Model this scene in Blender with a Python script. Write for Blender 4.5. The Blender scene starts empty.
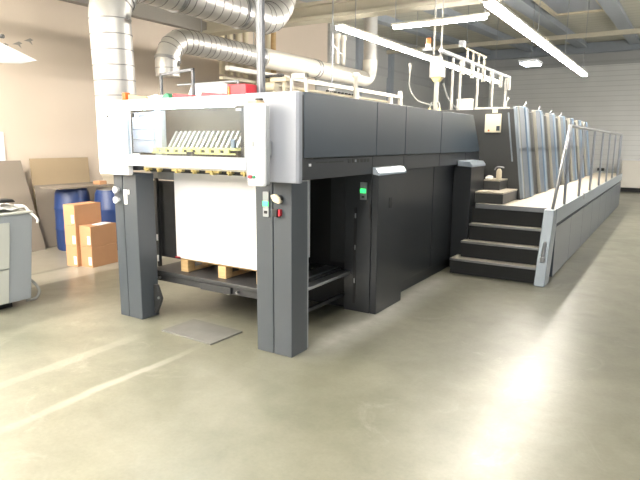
import bpy, math, random
from mathutils import Vector, Matrix
random.seed(7)
SC = bpy.context.scene
COL = SC.collection
PI = math.pi

# ------------------------------------------------------------------ materials
def mat(name, col, rough=.5, metal=0., noise=0., scale=8., bump=0., bscale=60., emit=None, estr=0., spec=.5, stretch=(1,1,1), trans=0., ior=1.45, coat=0.):
    m = bpy.data.materials.new(name); m.use_nodes = True
    nt = m.node_tree; b = nt.nodes['Principled BSDF']
    b.inputs['Base Color'].default_value = (*col, 1)
    b.inputs['Roughness'].default_value = rough
    b.inputs['Metallic'].default_value = metal
    b.inputs['Specular IOR Level'].default_value = spec
    b.inputs['Transmission Weight'].default_value = trans
    b.inputs['IOR'].default_value = ior
    b.inputs['Coat Weight'].default_value = coat
    if emit:
        b.inputs['Emission Color'].default_value = (*emit, 1); b.inputs['Emission Strength'].default_value = estr
    tc = nt.nodes.new('ShaderNodeTexCoord'); mp = nt.nodes.new('ShaderNodeMapping')
    mp.inputs['Scale'].default_value = stretch
    nt.links.new(tc.outputs['Object'], mp.inputs['Vector'])
    if noise:
        n = nt.nodes.new('ShaderNodeTexNoise'); n.inputs['Scale'].default_value = scale; n.inputs['Detail'].default_value = 5
        nt.links.new(mp.outputs[0], n.inputs['Vector'])
        r = nt.nodes.new('ShaderNodeMixRGB')
        r.inputs[1].default_value = (*[c*(1-noise) for c in col], 1)
        r.inputs[2].default_value = (*[min(1, c*(1+noise)) for c in col], 1)
        nt.links.new(n.outputs['Fac'], r.inputs[0]); nt.links.new(r.outputs[0], b.inputs['Base Color'])
    if bump:
        n2 = nt.nodes.new('ShaderNodeTexNoise'); n2.inputs['Scale'].default_value = bscale; n2.inputs['Detail'].default_value = 3
        nt.links.new(mp.outputs[0], n2.inputs['Vector'])
        bp = nt.nodes.new('ShaderNodeBump'); bp.inputs['Strength'].default_value = bump; bp.inputs['Distance'].default_value = .01
        nt.links.new(n2.outputs['Fac'], bp.inputs['Height']); nt.links.new(bp.outputs[0], b.inputs['Normal'])
    return m

M = {}
M['dark'] = mat('dark_panel_paint', (.027, .030, .034), .34, .0, .06, 3, .05, 300)
M['upper'] = mat('upper_panel_paint', (.045, .062, .082), .34, .0, .05, 2, .05, 300)
M['leg'] = mat('leg_panel_paint', (.062, .073, .086), .38, 0, .05, 3, .05, 300)
M['black'] = mat('black_cavity_metal', (.018, .019, .020), .55, 0, .2, 6)
M['browncav'] = mat('dark_brown_inner_panel', (.075, .066, .05), .5, .2, .3, 7)
M['beamwhite'] = mat('cool_white_beam_paint', (.60, .64, .72), .35, 0, .02, 3)
M['strut'] = mat('grey_strut_steel', (.09, .097, .11), .4, .4, .1, 8)
M['innerlamp'] = mat('inner_strip_lamp', (1, 1, 1), .5, emit=(.92, .97, 1.), estr=22.)
M['soot'] = mat('dark_machine_metal', (.05, .052, .055), .45, .3, .25, 9)
M['white'] = mat('white_panel_paint', (.80, .82, .86), .35, 0, .02, 3)
M['lav'] = mat('pale_grey_panel_paint', (.27, .29, .335), .38, 0, .02, 3)
M['grey'] = mat('mid_grey_paint', (.33, .35, .37), .42, 0, .05, 5)
M['silver'] = mat('silver_cap_metal', (.58, .66, .76), .28, .6, .04, 5)
M['galv'] = mat('galvanised_steel', (.56, .555, .54), .40, .50, .12, 7, .12, 25)
M['galvseam'] = mat('duct_seam_steel', (.26, .26, .255), .45, .5)
M['steel'] = mat('brushed_steel', (.36, .37, .39), .32, .9, .08, 12)
M['whitepipe'] = mat('white_pipe_paint', (.80, .77, .70), .4, 0, .03, 5)
M['cream'] = mat('cream_paint', (.62, .56, .42), .5, 0, .05, 4)
M['beampaint'] = mat('roof_beam_paint', (.50, .47, .38), .55, 0, .08, 4)
M['bluebeam'] = mat('roof_purlin_steel', (.36, .40, .45), .5, .2, .08, 4)
M['brass'] = mat('yellow_brass', (.62, .52, .22), .35, .5, .15, 20)
M['yellow'] = mat('yellow_green_sheet', (.78, .76, .30), .5, 0, .25, 10)
M['barmetal'] = mat('pale_bar_metal', (.55, .55, .50), .35, .5)
M['red'] = mat('red_paint', (.42, .03, .045), .4, 0, .05, 5)
M['green'] = mat('green_plastic', (.04, .28, .14), .4)
M['greenlit'] = mat('green_indicator_lamp', (.1, .8, .3), .4, emit=(.02, .9, .12), estr=1.6)
M['orange'] = mat('orange_plastic', (.75, .14, .02), .4, 0, .05)
M['paper'] = mat('white_paper_stack', (.86, .85, .88), .7, 0, .03, 60, .25, 40, stretch=(.3, .3, 14))
M['papersheet'] = mat('white_paper', (.85, .86, .88), .65)
M['wood'] = mat('pine_wood', (.55, .38, .19), .6, 0, .22, 8, .1, 40, stretch=(1, 1, 6))
M['card'] = mat('brown_cardboard', (.56, .31, .17), .75, 0, .08, 5, .1, 60)
M['cardtan'] = mat('tan_cardboard', (.42, .33, .22), .8, 0, .05, 3)
M['board'] = mat('grey_brown_board', (.25, .215, .18), .75, 0, .05, 2)
M['tape'] = mat('brown_tape', (.45, .25, .12), .3)
M['drum'] = mat('blue_plastic', (.022, .05, .17), .35, 0, .08, 4)
M['tray'] = mat('beige_plastic', (.50, .46, .38), .5, 0, .06, 4)
M['consoleL'] = mat('pale_console_paint', (.47, .49, .46), .45, 0, .03, 3)
M['consoleB'] = mat('blue_grey_console_paint', (.30, .33, .36), .45, 0, .03, 3)
M['lampwhite'] = mat('lamp_shade_plastic', (.75, .8, .9), .35)
M['cloth'] = mat('white_cloth', (.8, .8, .78), .85, 0, .05, 20, .3, 30)
M['steptread'] = None
M['fascia'] = mat('pale_blue_grey_aluminium', (.24, .28, .32), .35, .3, .05, 4)
M['sidepanel'] = mat('blue_grey_side_panel', (.085, .105, .13), .28, .2, .06, 3)
M['tower'] = mat('tower_dark_paint', (.048, .050, .050), .45, 0, .06, 3)
M['coverblue'] = mat('glossy_pale_blue_cover', (.20, .28, .38), .28, .4, .04, 3)
M['covergrey'] = mat('grey_cover_paint', (.12, .15, .19), .38, .15, .04, 3)
M['coveredge'] = mat('cream_cover_edge', (.34, .33, .29), .4, 0, .04, 3)
M['cable'] = mat('grey_cable_rubber', (.30, .31, .30), .5)
M['blackcable'] = mat('black_rubber', (.03, .03, .03), .5)
M['creampanel'] = mat('cream_control_plate', (.74, .69, .54), .45, 0, .04, 5)
M['screen'] = mat('dark_screen', (.05, .06, .07), .15)
M['dirt'] = mat('worn_floor_steel', (.20, .20, .19), .45, .4, .25, 6, .1, 40)
M['skylight'] = mat('skylight_pane', (.28, .32, .38), .3)
M['tube'] = mat('warm_fluorescent_tube', (1, 1, 1), .5, emit=(1., .93, .83), estr=60.)
M['tubeadded'] = mat('added_lamp_tube', (1, 1, 1), .5, emit=(1., .92, .80), estr=115.)  # stronger glow for the unseen lamps added on the left
M['pipegrey'] = mat('grey_white_pipe_paint', (.40, .39, .36), .45, 0, .04, 5)
M['tubecool'] = mat('cool_lamp_pane', (1, 1, 1), .5, emit=(.80, .85, 1.), estr=14.)

def glassmat():
    m = bpy.data.materials.new('clear_guard_glass'); m.use_nodes = True
    nt = m.node_tree; nt.nodes.remove(nt.nodes['Principled BSDF'])
    out = nt.nodes['Material Output']
    t = nt.nodes.new('ShaderNodeBsdfTransparent'); t.inputs[0].default_value = (.86, .89, .90, 1)
    g = nt.nodes.new('ShaderNodeBsdfGlossy'); g.inputs['Roughness'].default_value = .05
    mx = nt.nodes.new('ShaderNodeMixShader'); mx.inputs[0].default_value = .05
    nt.links.new(t.outputs[0], mx.inputs[1]); nt.links.new(g.outputs[0], mx.inputs[2])
    nt.links.new(mx.outputs[0], out.inputs[0]); return m
M['glass'] = glassmat()

def speckle(name, c1, c2, scale=90):
    m = mat(name, c1, .6); nt = m.node_tree; b = nt.nodes['Principled BSDF']
    tc = nt.nodes.new('ShaderNodeTexCoord'); n = nt.nodes.new('ShaderNodeTexNoise'); n.inputs['Scale'].default_value = scale; n.inputs['Detail'].default_value = 2
    r = nt.nodes.new('ShaderNodeValToRGB'); r.color_ramp.elements[0].position = .42; r.color_ramp.elements[1].position = .62
    r.color_ramp.elements[0].color = (*c2, 1); r.color_ramp.elements[1].color = (*c1, 1)
    nt.links.new(tc.outputs['Object'], n.inputs['Vector']); nt.links.new(n.outputs['Fac'], r.inputs[0]); nt.links.new(r.outputs[0], b.inputs['Base Color'])
    return m
M['steptread'] = speckle('speckled_tread', (.46, .43, .36), (.24, .23, .20))
M['deck'] = speckle('speckled_deck', (.50, .45, .36), (.38, .34, .28), 60)

def floormat():
    m = bpy.data.materials.new('polished_concrete'); m.use_nodes = True
    nt = m.node_tree; N = nt.nodes; L = nt.links; b = N['Principled BSDF']
    g = N.new('ShaderNodeNewGeometry'); sep = N.new('ShaderNodeSeparateXYZ'); L.new(g.outputs['Position'], sep.inputs[0])
    def noise(sc, det, rough=.55, dist=0):
        n = N.new('ShaderNodeTexNoise'); n.inputs['Scale'].default_value = sc; n.inputs['Detail'].default_value = det
        n.inputs['Roughness'].default_value = rough; n.inputs['Distortion'].default_value = dist
        L.new(g.outputs['Position'], n.inputs['Vector']); return n.outputs['Fac']
    def ramp(src, a, ca, z, cz):
        r = N.new('ShaderNodeValToRGB'); r.color_ramp.elements[0].position = a; r.color_ramp.elements[1].position = z
        r.color_ramp.elements[0].color = ca; r.color_ramp.elements[1].color = cz; L.new(src, r.inputs[0]); return r.outputs[0]
    def mth(op, a, b_=None, clamp=False):
        n = N.new('ShaderNodeMath'); n.operation = op; n.use_clamp = clamp
        for i, v in enumerate((a, b_)):
            if v is None: continue
            if isinstance(v, (int, float)): n.inputs[i].default_value = v
            else: L.new(v, n.inputs[i])
        return n.outputs[0]
    def mix(f, a, c, typ='MIX'):
        n = N.new('ShaderNodeMixRGB'); n.blend_type = typ
        for i, v in enumerate((f, a, c)):
            if isinstance(v, (int, float)): n.inputs[i].default_value = v
            elif isinstance(v, tuple): n.inputs[i].default_value = v
            else: L.new(v, n.inputs[i])
        return n.outputs[0]
    base = ramp(noise(.55, 7, .6, .6), .3, (.115, .118, .088, 1), .7, (.215, .21, .168, 1))
    fine = ramp(noise(5, 8, .65, .4), .3, (.86, .86, .84, 1), .7, (1.12, 1.12, 1.10, 1))
    c = mix(1., base, fine, 'MULTIPLY')
    sp = ramp(noise(45, 4, .7), .35, (.93, .93, .93, 1), .6, (1.04, 1.04, 1.04, 1))
    c = mix(1., c, sp, 'MULTIPLY')
    # dusty scuffs: pale worn patches and thin curved scratches
    patch = ramp(noise(1.4, 9, .72, 1.5), .58, (0, 0, 0, 1), .74, (1, 1, 1, 1))
    c = mix(mth('MULTIPLY', patch, .26), c, (.55, .53, .47, 1))
    dark = ramp(noise(.9, 8, .7, 1.), .60, (0, 0, 0, 1), .80, (1, 1, 1, 1))
    c = mix(mth('MULTIPLY', dark, .34), c, (.13, .13, .11, 1))
    X, Y = sep.outputs[0], sep.outputs[1]
    def band(v, c0, w, soft):
        d = mth('ABSOLUTE', mth('SUBTRACT', v, c0)); return mth('DIVIDE', mth('SUBTRACT', w, d), soft, True)
    # two worn pale tracks left on the floor in front of the delivery
    wob = mth('MULTIPLY', mth('SUBTRACT', noise(2., 4), .5), .12)
    Xw = mth('ADD', X, wob)
    ymask = mth('MULTIPLY', mth('DIVIDE', mth('SUBTRACT', 3.15, Y), .5, True), mth('DIVIDE', mth('SUBTRACT', Y, 1.2), .9, True))
    for x0, w, k in ((-3.03, .03, .24), (-3.62, .05, .12)):
        c = mix(mth('MULTIPLY', mth('MULTIPLY', band(Xw, x0, w + .02, .03), ymask), k), c, (.62, .60, .54, 1))
    # raw strip beside the left wall, with a paler line where it meets the coated floor
    raw = mth('DIVIDE', mth('SUBTRACT', -6.42, Xw), .06, True)
    c = mix(mth('MULTIPLY', raw, .55), c, (.36, .33, .28, 1))
    c = mix(mth('MULTIPLY', band(Xw, -6.1, .30, .05), .45), c, (.50, .48, .42, 1))
    # grime at the foot of the machine
    gx = mth('MULTIPLY', band(X, -2.2, .26, .25), mth('MULTIPLY', mth('DIVIDE', mth('SUBTRACT', Y, 3.2), .5, True), mth('DIVIDE', mth('SUBTRACT', 6.4, Y), .3, True)))
    c = mix(mth('MULTIPLY', gx, mth('MULTIPLY', noise(6, 6, .7), .9)), c, (.50, .50, .48, 1))
    L.new(c, b.inputs['Base Color'])
    rr = ramp(noise(1.8, 7, .7, .8), .3, (.29, .29, .29, 1), .75, (.42, .42, .42, 1))
    L.new(rr, b.inputs['Roughness'])
    b.inputs['Specular IOR Level'].default_value = 1.0
    bp = N.new('ShaderNodeBump'); bp.inputs['Strength'].default_value = .05; bp.inputs['Distance'].default_value = .02
    L.new(noise(3.5, 6, .6), bp.inputs['Height']); L.new(bp.outputs[0], b.inputs['Normal'])
    return m
M['floor'] = floormat()

def stripemat(name, c1, c2, axis, period, rough=.45, bumpk=.5, metal=0.):
    m = mat(name, c1, rough, metal); nt = m.node_tree; N = nt.nodes; L = nt.links; b = N['Principled BSDF']
    g = N.new('ShaderNodeNewGeometry'); sep = N.new('ShaderNodeSeparateXYZ'); L.new(g.outputs['Position'], sep.inputs[0])
    d = N.new('ShaderNodeMath'); d.operation = 'MODULO'; d.inputs[1].default_value = period
    a = N.new('ShaderNodeMath'); a.operation = 'ADD'; a.inputs[1].default_value = 100 * period
    L.new(sep.outputs[axis], a.inputs[0]); L.new(a.outputs[0], d.inputs[0])
    s = N.new('ShaderNodeMath'); s.operation = 'LESS_THAN'; s.inputs[1].default_value = period * .12; L.new(d.outputs[0], s.inputs[0])
    mx = N.new('ShaderNodeMixRGB'); mx.inputs[1].default_value = (*c1, 1); mx.inputs[2].default_value = (*c2, 1); L.new(s.outputs[0], mx.inputs[0])
    n = N.new('ShaderNodeTexNoise'); n.inputs['Scale'].default_value = 1.2; L.new(g.outputs['Position'], n.inputs['Vector'])
    r = N.new('ShaderNodeValToRGB'); r.color_ramp.elements[0].color = (.92, .92, .92, 1); r.color_ramp.elements[1].color = (1.06, 1.06, 1.06, 1)
    L.new(n.outputs['Fac'], r.inputs[0])
    m2 = N.new('ShaderNodeMixRGB'); m2.blend_type = 'MULTIPLY'; m2.inputs[0].default_value = 1; L.new(mx.outputs[0], m2.inputs[1]); L.new(r.outputs[0], m2.inputs[2])
    L.new(m2.outputs[0], b.inputs['Base Color'])
    bp = N.new('ShaderNodeBump'); bp.invert = True; bp.inputs['Strength'].default_value = bumpk; bp.inputs['Distance'].default_value = .01
    L.new(s.outputs[0], bp.inputs['Height']); L.new(bp.outputs[0], b.inputs['Normal'])
    return m
M['wallL'] = mat('warm_wall_paint', (.66, .575, .49), .8, 0, .05, .8, .1, 20)
M['wallgrey'] = mat('pale_grey_wall_paint', (.52, .53, .52), .7, 0, .04, 1)
M['wallUp'] = mat('grey_concrete', (.32, .305, .28), .8, 0, .1, 1.2, .1, 20)
M['wallB'] = stripemat('grey_wall_sheeting', (.50, .51, .51), (.45, .46, .46), 2, .55)
M['wallpanel'] = stripemat('pale_corrugated_sheet', (.80, .81, .80), (.68, .69, .68), 2, .17, .35)
M['ceil'] = stripemat('cream_roof_deck', (.58, .57, .49), (.48, .47, .40), 1, .45, .7)

# ------------------------------------------------------------------ mesh builder
class MB:
    def __init__(s): s.v = []; s.f = []; s.mi = []; s.sm = []
    def add(s, vs, fs, mi=0, smooth=False):
        o = len(s.v); s.v += [tuple(v) for v in vs]; s.f += [tuple(i + o for i in f) for f in fs]
        s.mi += [mi] * len(fs); s.sm += [smooth] * len(fs); return s
    def box(s, x0, x1, y0, y1, z0, z1, mi=0, rot=0, piv=None):
        vs = [(x, y, z) for z in (z0, z1) for y in (y0, y1) for x in (x0, x1)]
        if rot:
            cx, cy = piv or ((x0 + x1) / 2, (y0 + y1) / 2); c, n = math.cos(rot), math.sin(rot)
            vs = [(cx + (x - cx) * c - (y - cy) * n, cy + (x - cx) * n + (y - cy) * c, z) for x, y, z in vs]
        return s.add(vs, [(0, 2, 3, 1), (4, 5, 7, 6), (0, 1, 5, 4), (2, 6, 7, 3), (0, 4, 6, 2), (1, 3, 7, 5)], mi)
    def prism(s, pts, axis, a, b, mi=0):
        # pts: 2D polygon in the two remaining axes in (x,y,z) order
        def P(p, t):
            q = list(p); q.insert(axis, t); return tuple(q)
        n = len(pts); vs = [P(p, a) for p in pts] + [P(p, b) for p in pts]
        fs = [tuple(range(n)), tuple(range(2 * n - 1, n - 1, -1))] + [(i, i + n, (i + 1) % n + n, (i + 1) % n) for i in range(n)]
        return s.add(vs, fs, mi)
    def tube(s, pts, r, seg=12, mi=0, cap=True):
        pts = [Vector(p) for p in pts]; n = len(pts)
        rs = r if isinstance(r, (list, tuple)) else [r] * n
        T = []
        for i in range(n):
            d = (pts[min(i + 1, n - 1)] - pts[max(i - 1, 0)])
            k = 1
            while d.length < 1e-9: k += 1; d = pts[min(i + k, n - 1)] - pts[max(i - k, 0)]
            T.append(d.normalized())
        up = Vector((0, 0, 1)) if abs(T[0].z) < .9 else Vector((1, 0, 0))
        u = T[0].cross(up).normalized(); vs = []
        for i in range(n):
            if i: u = (u - T[i] * u.dot(T[i])).normalized()
            w = T[i].cross(u)
            for k in range(seg):
                a = 2 * PI * k / seg; vs.append(pts[i] + (u * math.cos(a) + w * math.sin(a)) * rs[i])
        fs = []
        for i in range(n - 1):
            for k in range(seg):
                k2 = (k + 1) % seg; fs.append((i * seg + k, (i + 1) * seg + k, (i + 1) * seg + k2, i * seg + k2))
        s.add(vs, fs, mi, True)
        if cap:
            s.add(vs[:seg], [tuple(range(seg))], mi); s.add(vs[-seg:], [tuple(range(seg - 1, -1, -1))], mi)
        return s
    def cyl(s, p, axis, r, L, seg=20, mi=0):
        q = list(p); q[axis] += L; return s.tube([p, q], r, seg, mi)
    def build(s, name, m, parent=None, bevel=0., label=None):
        me = bpy.data.meshes.new(name); me.from_pydata(s.v, [], s.f); 
        for k in (m if isinstance(m, (list, tuple)) else [m]): me.materials.append(M[k] if isinstance(k, str) else k)
        for p, i, sm in zip(me.polygons, s.mi, s.sm): p.material_index = i; p.use_smooth = sm
        me.update()
        import bmesh
        bm = bmesh.new(); bm.from_mesh(me); bmesh.ops.recalc_face_normals(bm, faces=bm.faces[:]); bm.to_mesh(me); bm.free()
        o = bpy.data.objects.new(name, me); COL.objects.link(o)
        if parent is not None:
            o.parent = parent
            w = Vector(parent['_w']) if '_w' in parent else Vector((0, 0, 0))
            o.location = -w; 
            o['_w'] = (0., 0., 0.)
        if bevel:
            b = o.modifiers.new('bevel', 'BEVEL'); b.width = bevel; b.segments = 2; b.limit_method = 'ANGLE'; b.angle_limit = .7
        if label: o['label'] = label
        return o

def thing(name, label, cat, loc=(0, 0, 0), group=None):
    o = bpy.data.objects.new(name, None); COL.objects.link(o); o.location = loc; o['_w'] = tuple(float(c) for c in loc)
    o.empty_display_size = .1
    o['label'] = label; o['category'] = cat
    if group: o['group'] = group
    return o
def tag(o, label, cat, group=None):
    o['label'] = label; o['category'] = cat
    if group: o['group'] = group
    return o
def struct(o): o['kind'] = 'structure'; return o
def recenter(o):
    # put the origin of a single-mesh thing at its base centre
    me = o.data; xs = [v.co for v in me.vertices]
    c = Vector(((min(v.x for v in xs) + max(v.x for v in xs)) / 2, (min(v.y for v in xs) + max(v.y for v in xs)) / 2, min(v.z for v in xs)))
    me.transform(Matrix.Translation(-c)); o.location = c; return o
def dup(root, delta, label=None, group=None):
    r = root.copy(); COL.objects.link(r); r.location = Vector(root.location) + Vector(delta)
    if label: r['label'] = label
    if group: r['group'] = group
    for ch in list(root.children):
        c = ch.copy(); COL.objects.link(c); c.parent = r
        for g in list(ch.children):
            d = g.copy(); COL.objects.link(d); d.parent = c
    return r
def arc(c, r, a0, a1, plane='yz', n=8):
    out = []
    for i in range(n + 1):
        a = a0 + (a1 - a0) * i / n; p, q = math.cos(a) * r, math.sin(a) * r
        out.append((c[0], c[1] + p, c[2] + q) if plane == 'yz' else (c[0] + p, c[1] + q, c[2]) if plane == 'xy' else (c[0] + p, c[1], c[2] + q))
    return out
def curve(pts, n=6):
    P = [Vector(p) for p in pts]; P = [P[0] * 2 - P[1]] + P + [P[-1] * 2 - P[-2]]; out = []
    for i in range(1, len(P) - 2):
        for k in range(n):
            t = k / n; a, b, c, d = P[i - 1:i + 3]
            out.append(.5 * ((2 * b) + (c - a) * t + (2 * a - 5 * b + 4 * c - d) * t * t + (3 * b - a - 3 * c + d) * t ** 3))
    out.append(P[-2]); return out

# ------------------------------------------------------------------ setting
def roofz(y): return 4.05 + .046 * y
struct(MB().box(-8.3, 9, -7, 22.8, -.1, 0).build('floor', 'floor'))
struct(MB().prism([(-7, roofz(-7)), (22.8, roofz(22.8)), (22.8, roofz(22.8) + .12), (-7, roofz(-7) + .12)], 0, -8.3, 9).build('ceiling', 'ceil'))
struct(MB().prism([(-7, 0), (22.6, 0), (22.6, roofz(22.6)), (-7, roofz(-7))], 0, -8.27, -8.07).build('wall_left', 'wallL'))
struct(MB().box(-8.07, 9, 22.5, 22.7, 0, roofz(22.5)).build('wall_back', 'wallB'))
# concrete beam under the roof at the near end, grey upper cladding at the far end
struct(MB().prism([(-7, 3.66), (9.3, 3.66), (9.3, roofz(9.3)), (-7, roofz(-7))], 0, -8.07, -7.92).build('trim_1', 'wallUp'))
struct(MB().prism([(13.2, 3.62), (22.5, 3.62), (22.5, roofz(22.5)), (13.2, roofz(13.2))], 0, -8.07, -8.0).build('trim_2', 'wallB'))
struct(MB().box(-8.07, -8.03, 12.6, 22.5, 0, 3.619).build('trim_30', 'wallgrey'))
struct(MB().box(-6.35, 9, 22.42, 22.5, 0, 4.3).build('trim_3', 'wallpanel'))
struct(MB().box(-8.0, 9, 22.2, 22.5, 4.72, roofz(22.2) - .02).build('trim_4', 'bluebeam'))
tn = 5
for x, w in ((-6.4, .16), (-4.85, .2), (-3.1, .26), (-1.5, .24), (.2, .26), (1.9, .26)):
    mb = MB().prism([(-7, roofz(-7) - .16), (22.2, roofz(22.2) - .16), (22.2, roofz(22.2) - .001), (-7, roofz(-7) - .001)], 0, x - w / 2, x + w / 2)
    mb.prism([(-7, roofz(-7) - .18), (22.2, roofz(22.2) - .18), (22.2, roofz(22.2) - .16), (-7, roofz(-7) - .16)], 0, x - w / 2 - .04, x + w / 2 + .04)
    struct(mb.build('trim_%d' % tn, 'bluebeam')); tn += 1
# cream cross beams (deep H beam near, slim pipe beam farther)
mb = MB().box(-8.07, 9, 8.35, 8.65, 3.62, 3.68).box(-8.07, 9, 8.46, 8.54, 3.68, 3.86).box(-8.07, 9, 8.35, 8.65, 3.86, 3.91)
struct(mb.build('trim_%d' % tn, 'beampaint')); tn += 1
mb = MB().box(-8.07, 9, 16.64, 16.76, 4.33, 4.44)
struct(mb.build('trim_%d' % tn, 'beampaint')); tn += 1
# vertical wall posts on the left wall
for y, h in ((14.75, 3.6), (16.9, 3.6)):
    struct(MB().box(-8.07, -7.9, y - .13, y + .13, 2.2, 4.6).build('trim_%d' % tn, 'bluebeam')); tn += 1
# roof skylight
def sky(y0, y1, x0, x1, n):
    mb = MB().prism([(y0, roofz(y0) - .05), (y1, roofz(y1) - .05), (y1, roofz(y1) - .001), (y0, roofz(y0) - .001)], 0, x0, x1)
    o = struct(mb.build('window_%d' % n, 'skylight'))
    f = MB()
    for a, b in ((x0 - .1, x0), (x1, x1 + .1)): f.prism([(y0 - .1, roofz(y0) - .09), (y1 + .1, roofz(y1) - .09), (y1 + .1, roofz(y1) - .001), (y0 - .1, roofz(y0) - .001)], 0, a, b)
    for a in (y0 - .1, y1): f.prism([(a, roofz(a) - .09), (a + .1, roofz(a) - .09), (a + .1, roofz(a) - .001), (a, roofz(a) - .001)], 0, x0 + .001, x1 - .001)
    f.build('window_frame', 'cream', o)
sky(12.2, 15.2, -2.75, -1.75, 1)

# ------------------------------------------------------------------ ceiling lamps
def lamp(label, x0, x1, y0, y1, z, group, seams=(), wires=(), tm='tube'):
    cx, cy = (x0 + x1) / 2, (y0 + y1) / 2
    t = thing('fluorescent_lamp', label, 'ceiling lamp', (cx, cy, z), group)
    lx = (x1 - x0) > (y1 - y0)
    MB().box(x0, x1, y0, y1, z + .015, z + .045).build('housing', 'whitepipe', t, .005)
    segs = []
    if lx:
        a = [x0] + list(seams) + [x1]; segs = [(a[i] + .02, a[i + 1] - .02, y0 + .015, y1 - .015) for i in range(len(a) - 1)]
    else:
        a = [y0] + list(seams) + [y1]; segs = [(x0 + .015, x1 - .015, a[i] + .02, a[i + 1] - .02) for i in range(len(a) - 1)]
    for q in segs: MB().box(*q, z - .03, z + .015).build('tube', tm, t, .015)
    for w in wires:
        p = (w, cy) if lx else (cx, w)
        MB().tube([(p[0], p[1], z + .045), (p[0], p[1], roofz(p[1]))], .006, 6).build('hanging_wire', 'steel', t)
    return t
G = 'long fluorescent lamps hung under the roof'
lamp('long glowing lamp running lengthwise above the press, nearest the ducts', -4.01, -3.89, 6.72, 14.7, 3.1, G, (9.4, 12.05), (7.2, 9.4, 12.1, 14.4))
lamp('long glowing lamp running lengthwise above the aisle side, at top centre right', -1.95, -1.81, 6.42, 14.07, 3.1, G, (11.4,), (7., 9.0, 11.4, 13.8))
lamp('short crosswise glowing lamp between the two long ones', -3.35, -2.07, 7.08, 7.14, 3.1, None, (), (-3.3, -2.12))
# unseen lamps added to brighten the near floor, left side and back wall
lamp('added unseen lamp above the viewpoint, in line with the aisle lamp', -1.95, -1.81, -3.5, 3.6, 3.1, G, (0,), (-3.0, 0., 3.3))
lamp('added unseen lamp above the viewpoint, on the duct side', -4.4, -4.26, -3.5, 1.6, 3.1, G, (-1,), (-3.0, 0., 1.4))
lamp('added unseen lamp near the left wall, above the folding machine', -6.6, -6.46, -3.5, 3.0, 3.1, G, (0,), (-3.0, 0., 2.8), 'tubeadded')
lamp('added unseen lamp on the right, above the open floor', 1.6, 1.74, 8, 20, 3.1, G, (12, 16), (8.8, 14, 19))
lamp('added unseen lamp between the left wall and the duct side, above the viewpoint', -5.5, -5.36, -3.5, 1.7, 3.1, G, (-1,), (-3.0, -1., 1.5), 'tubeadded')
t = thing('panel_lamp', 'small cool white lamp hanging far off near the back wall', 'ceiling lamp', (-2.95, 13.6, 3.33))
MB().box(-3.15, -2.75, 13.3, 13.9, 3.36, 3.42).build('housing', 'grey', t, .01)
MB().box(-3.12, -2.78, 13.33, 13.87, 3.33, 3.36).build('pane', 'tubecool', t)
MB().tube([(-2.95, 13.6, 3.42), (-2.95, 13.6, roofz(13.6))], .008, 6).build('hanging_wire', 'steel', t)

# ------------------------------------------------------------------ delivery unit of the press
D = thing('press_delivery', 'dark grey delivery end of the printing press with white header on two legs', 'printing press', (-3.25, 5.5, 0))
def leg(x0, x1, y0, y1, xs):
    o = MB().box(x0, xs - .003, y0, y1, 0, 1.31).box(xs + .003, x1, y0, y1, 0, 1.31).box(x0 + .01, x1 - .01, y0 + .012, y1 - .01, .0, 1.30).build('leg', 'leg', D, .006)
    return o
L1 = leg(-4.22, -3.925, 3.26, 3.46, -4.10)
L2 = leg(-2.605, -2.278, 3.255, 3.465, -2.445)
# left leg fittings
for z in (1.165, 1.075):
    MB().tube([(-4.155, 3.262, z), (-4.155, 3.235, z), (-4.155, 3.232, z), (-4.155, 3.215, z), (-4.155, 3.212, z)], [.016, .016, .028, .030, .024], 16).build('knob', 'white', L1, 0, 'white round knob')
MB().box(-4.085, -4.045, 3.254, 3.262, 1.04, 1.17).build('label_plate', 'papersheet', L1, 0, 'small white printed label plate')
MB().box(-4.03, -4.012, 3.254, 3.262, 1.13, 1.17).build('label_plate', 'papersheet', L1)
MB().prism([(-3.925, .30), (-3.88, .30), (-3.83, .18), (-3.84, .15), (-3.90, .03), (-3.925, .03)], 1, 3.40, 3.43).build('bracket_plate', 'soot', L1, .003)
MB().cyl((-3.855, 3.39, .185), 1, .012, .012, 12).build('bolt', 'steel', L1)
MB().box(-4.33, -4.225, 3.35, 3.46, .25, .36).box(-4.29, -4.225, 3.36, 3.45, .16, .25).build('side_bracket', 'grey', L1, .008)
# right leg fittings
sp = MB().box(-2.53, -2.475, 3.243, 3.257, 1.05, 1.235).build('status_plate', 'grey', L2, .004)
MB().box(-2.528, -2.477, 3.237, 3.244, 1.13, 1.165).build('indicator_light', 'greenlit', sp, .002, 'lit green strip light')
MB().box(-2.515, -2.49, 3.238, 3.244, 1.075, 1.095).build('button', 'black', sp)
MB().prism([(-2.44, 1.215), (-2.40, 1.225), (-2.36, 1.205), (-2.345, 1.17), (-2.365, 1.155), (-2.415, 1.17)], 1, 3.21, 3.245).build('lever_handle', 'cream', L2, .008, 'pale cream tilted lever')
MB().cyl((-2.375, 3.225, 1.19), 1, .025, .035).build('lever_hub', 'black', L2)
b = MB().box(-2.425, -2.385, 3.22, 3.257, 1.06, 1.115).build('switch', 'black', L2, .004, 'black rocker switch')
MB().box(-2.38, -2.362, 3.225, 3.257, 1.065, 1.115).build('switch', 'red', L2, .004, 'red switch beside the black one')

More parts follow.
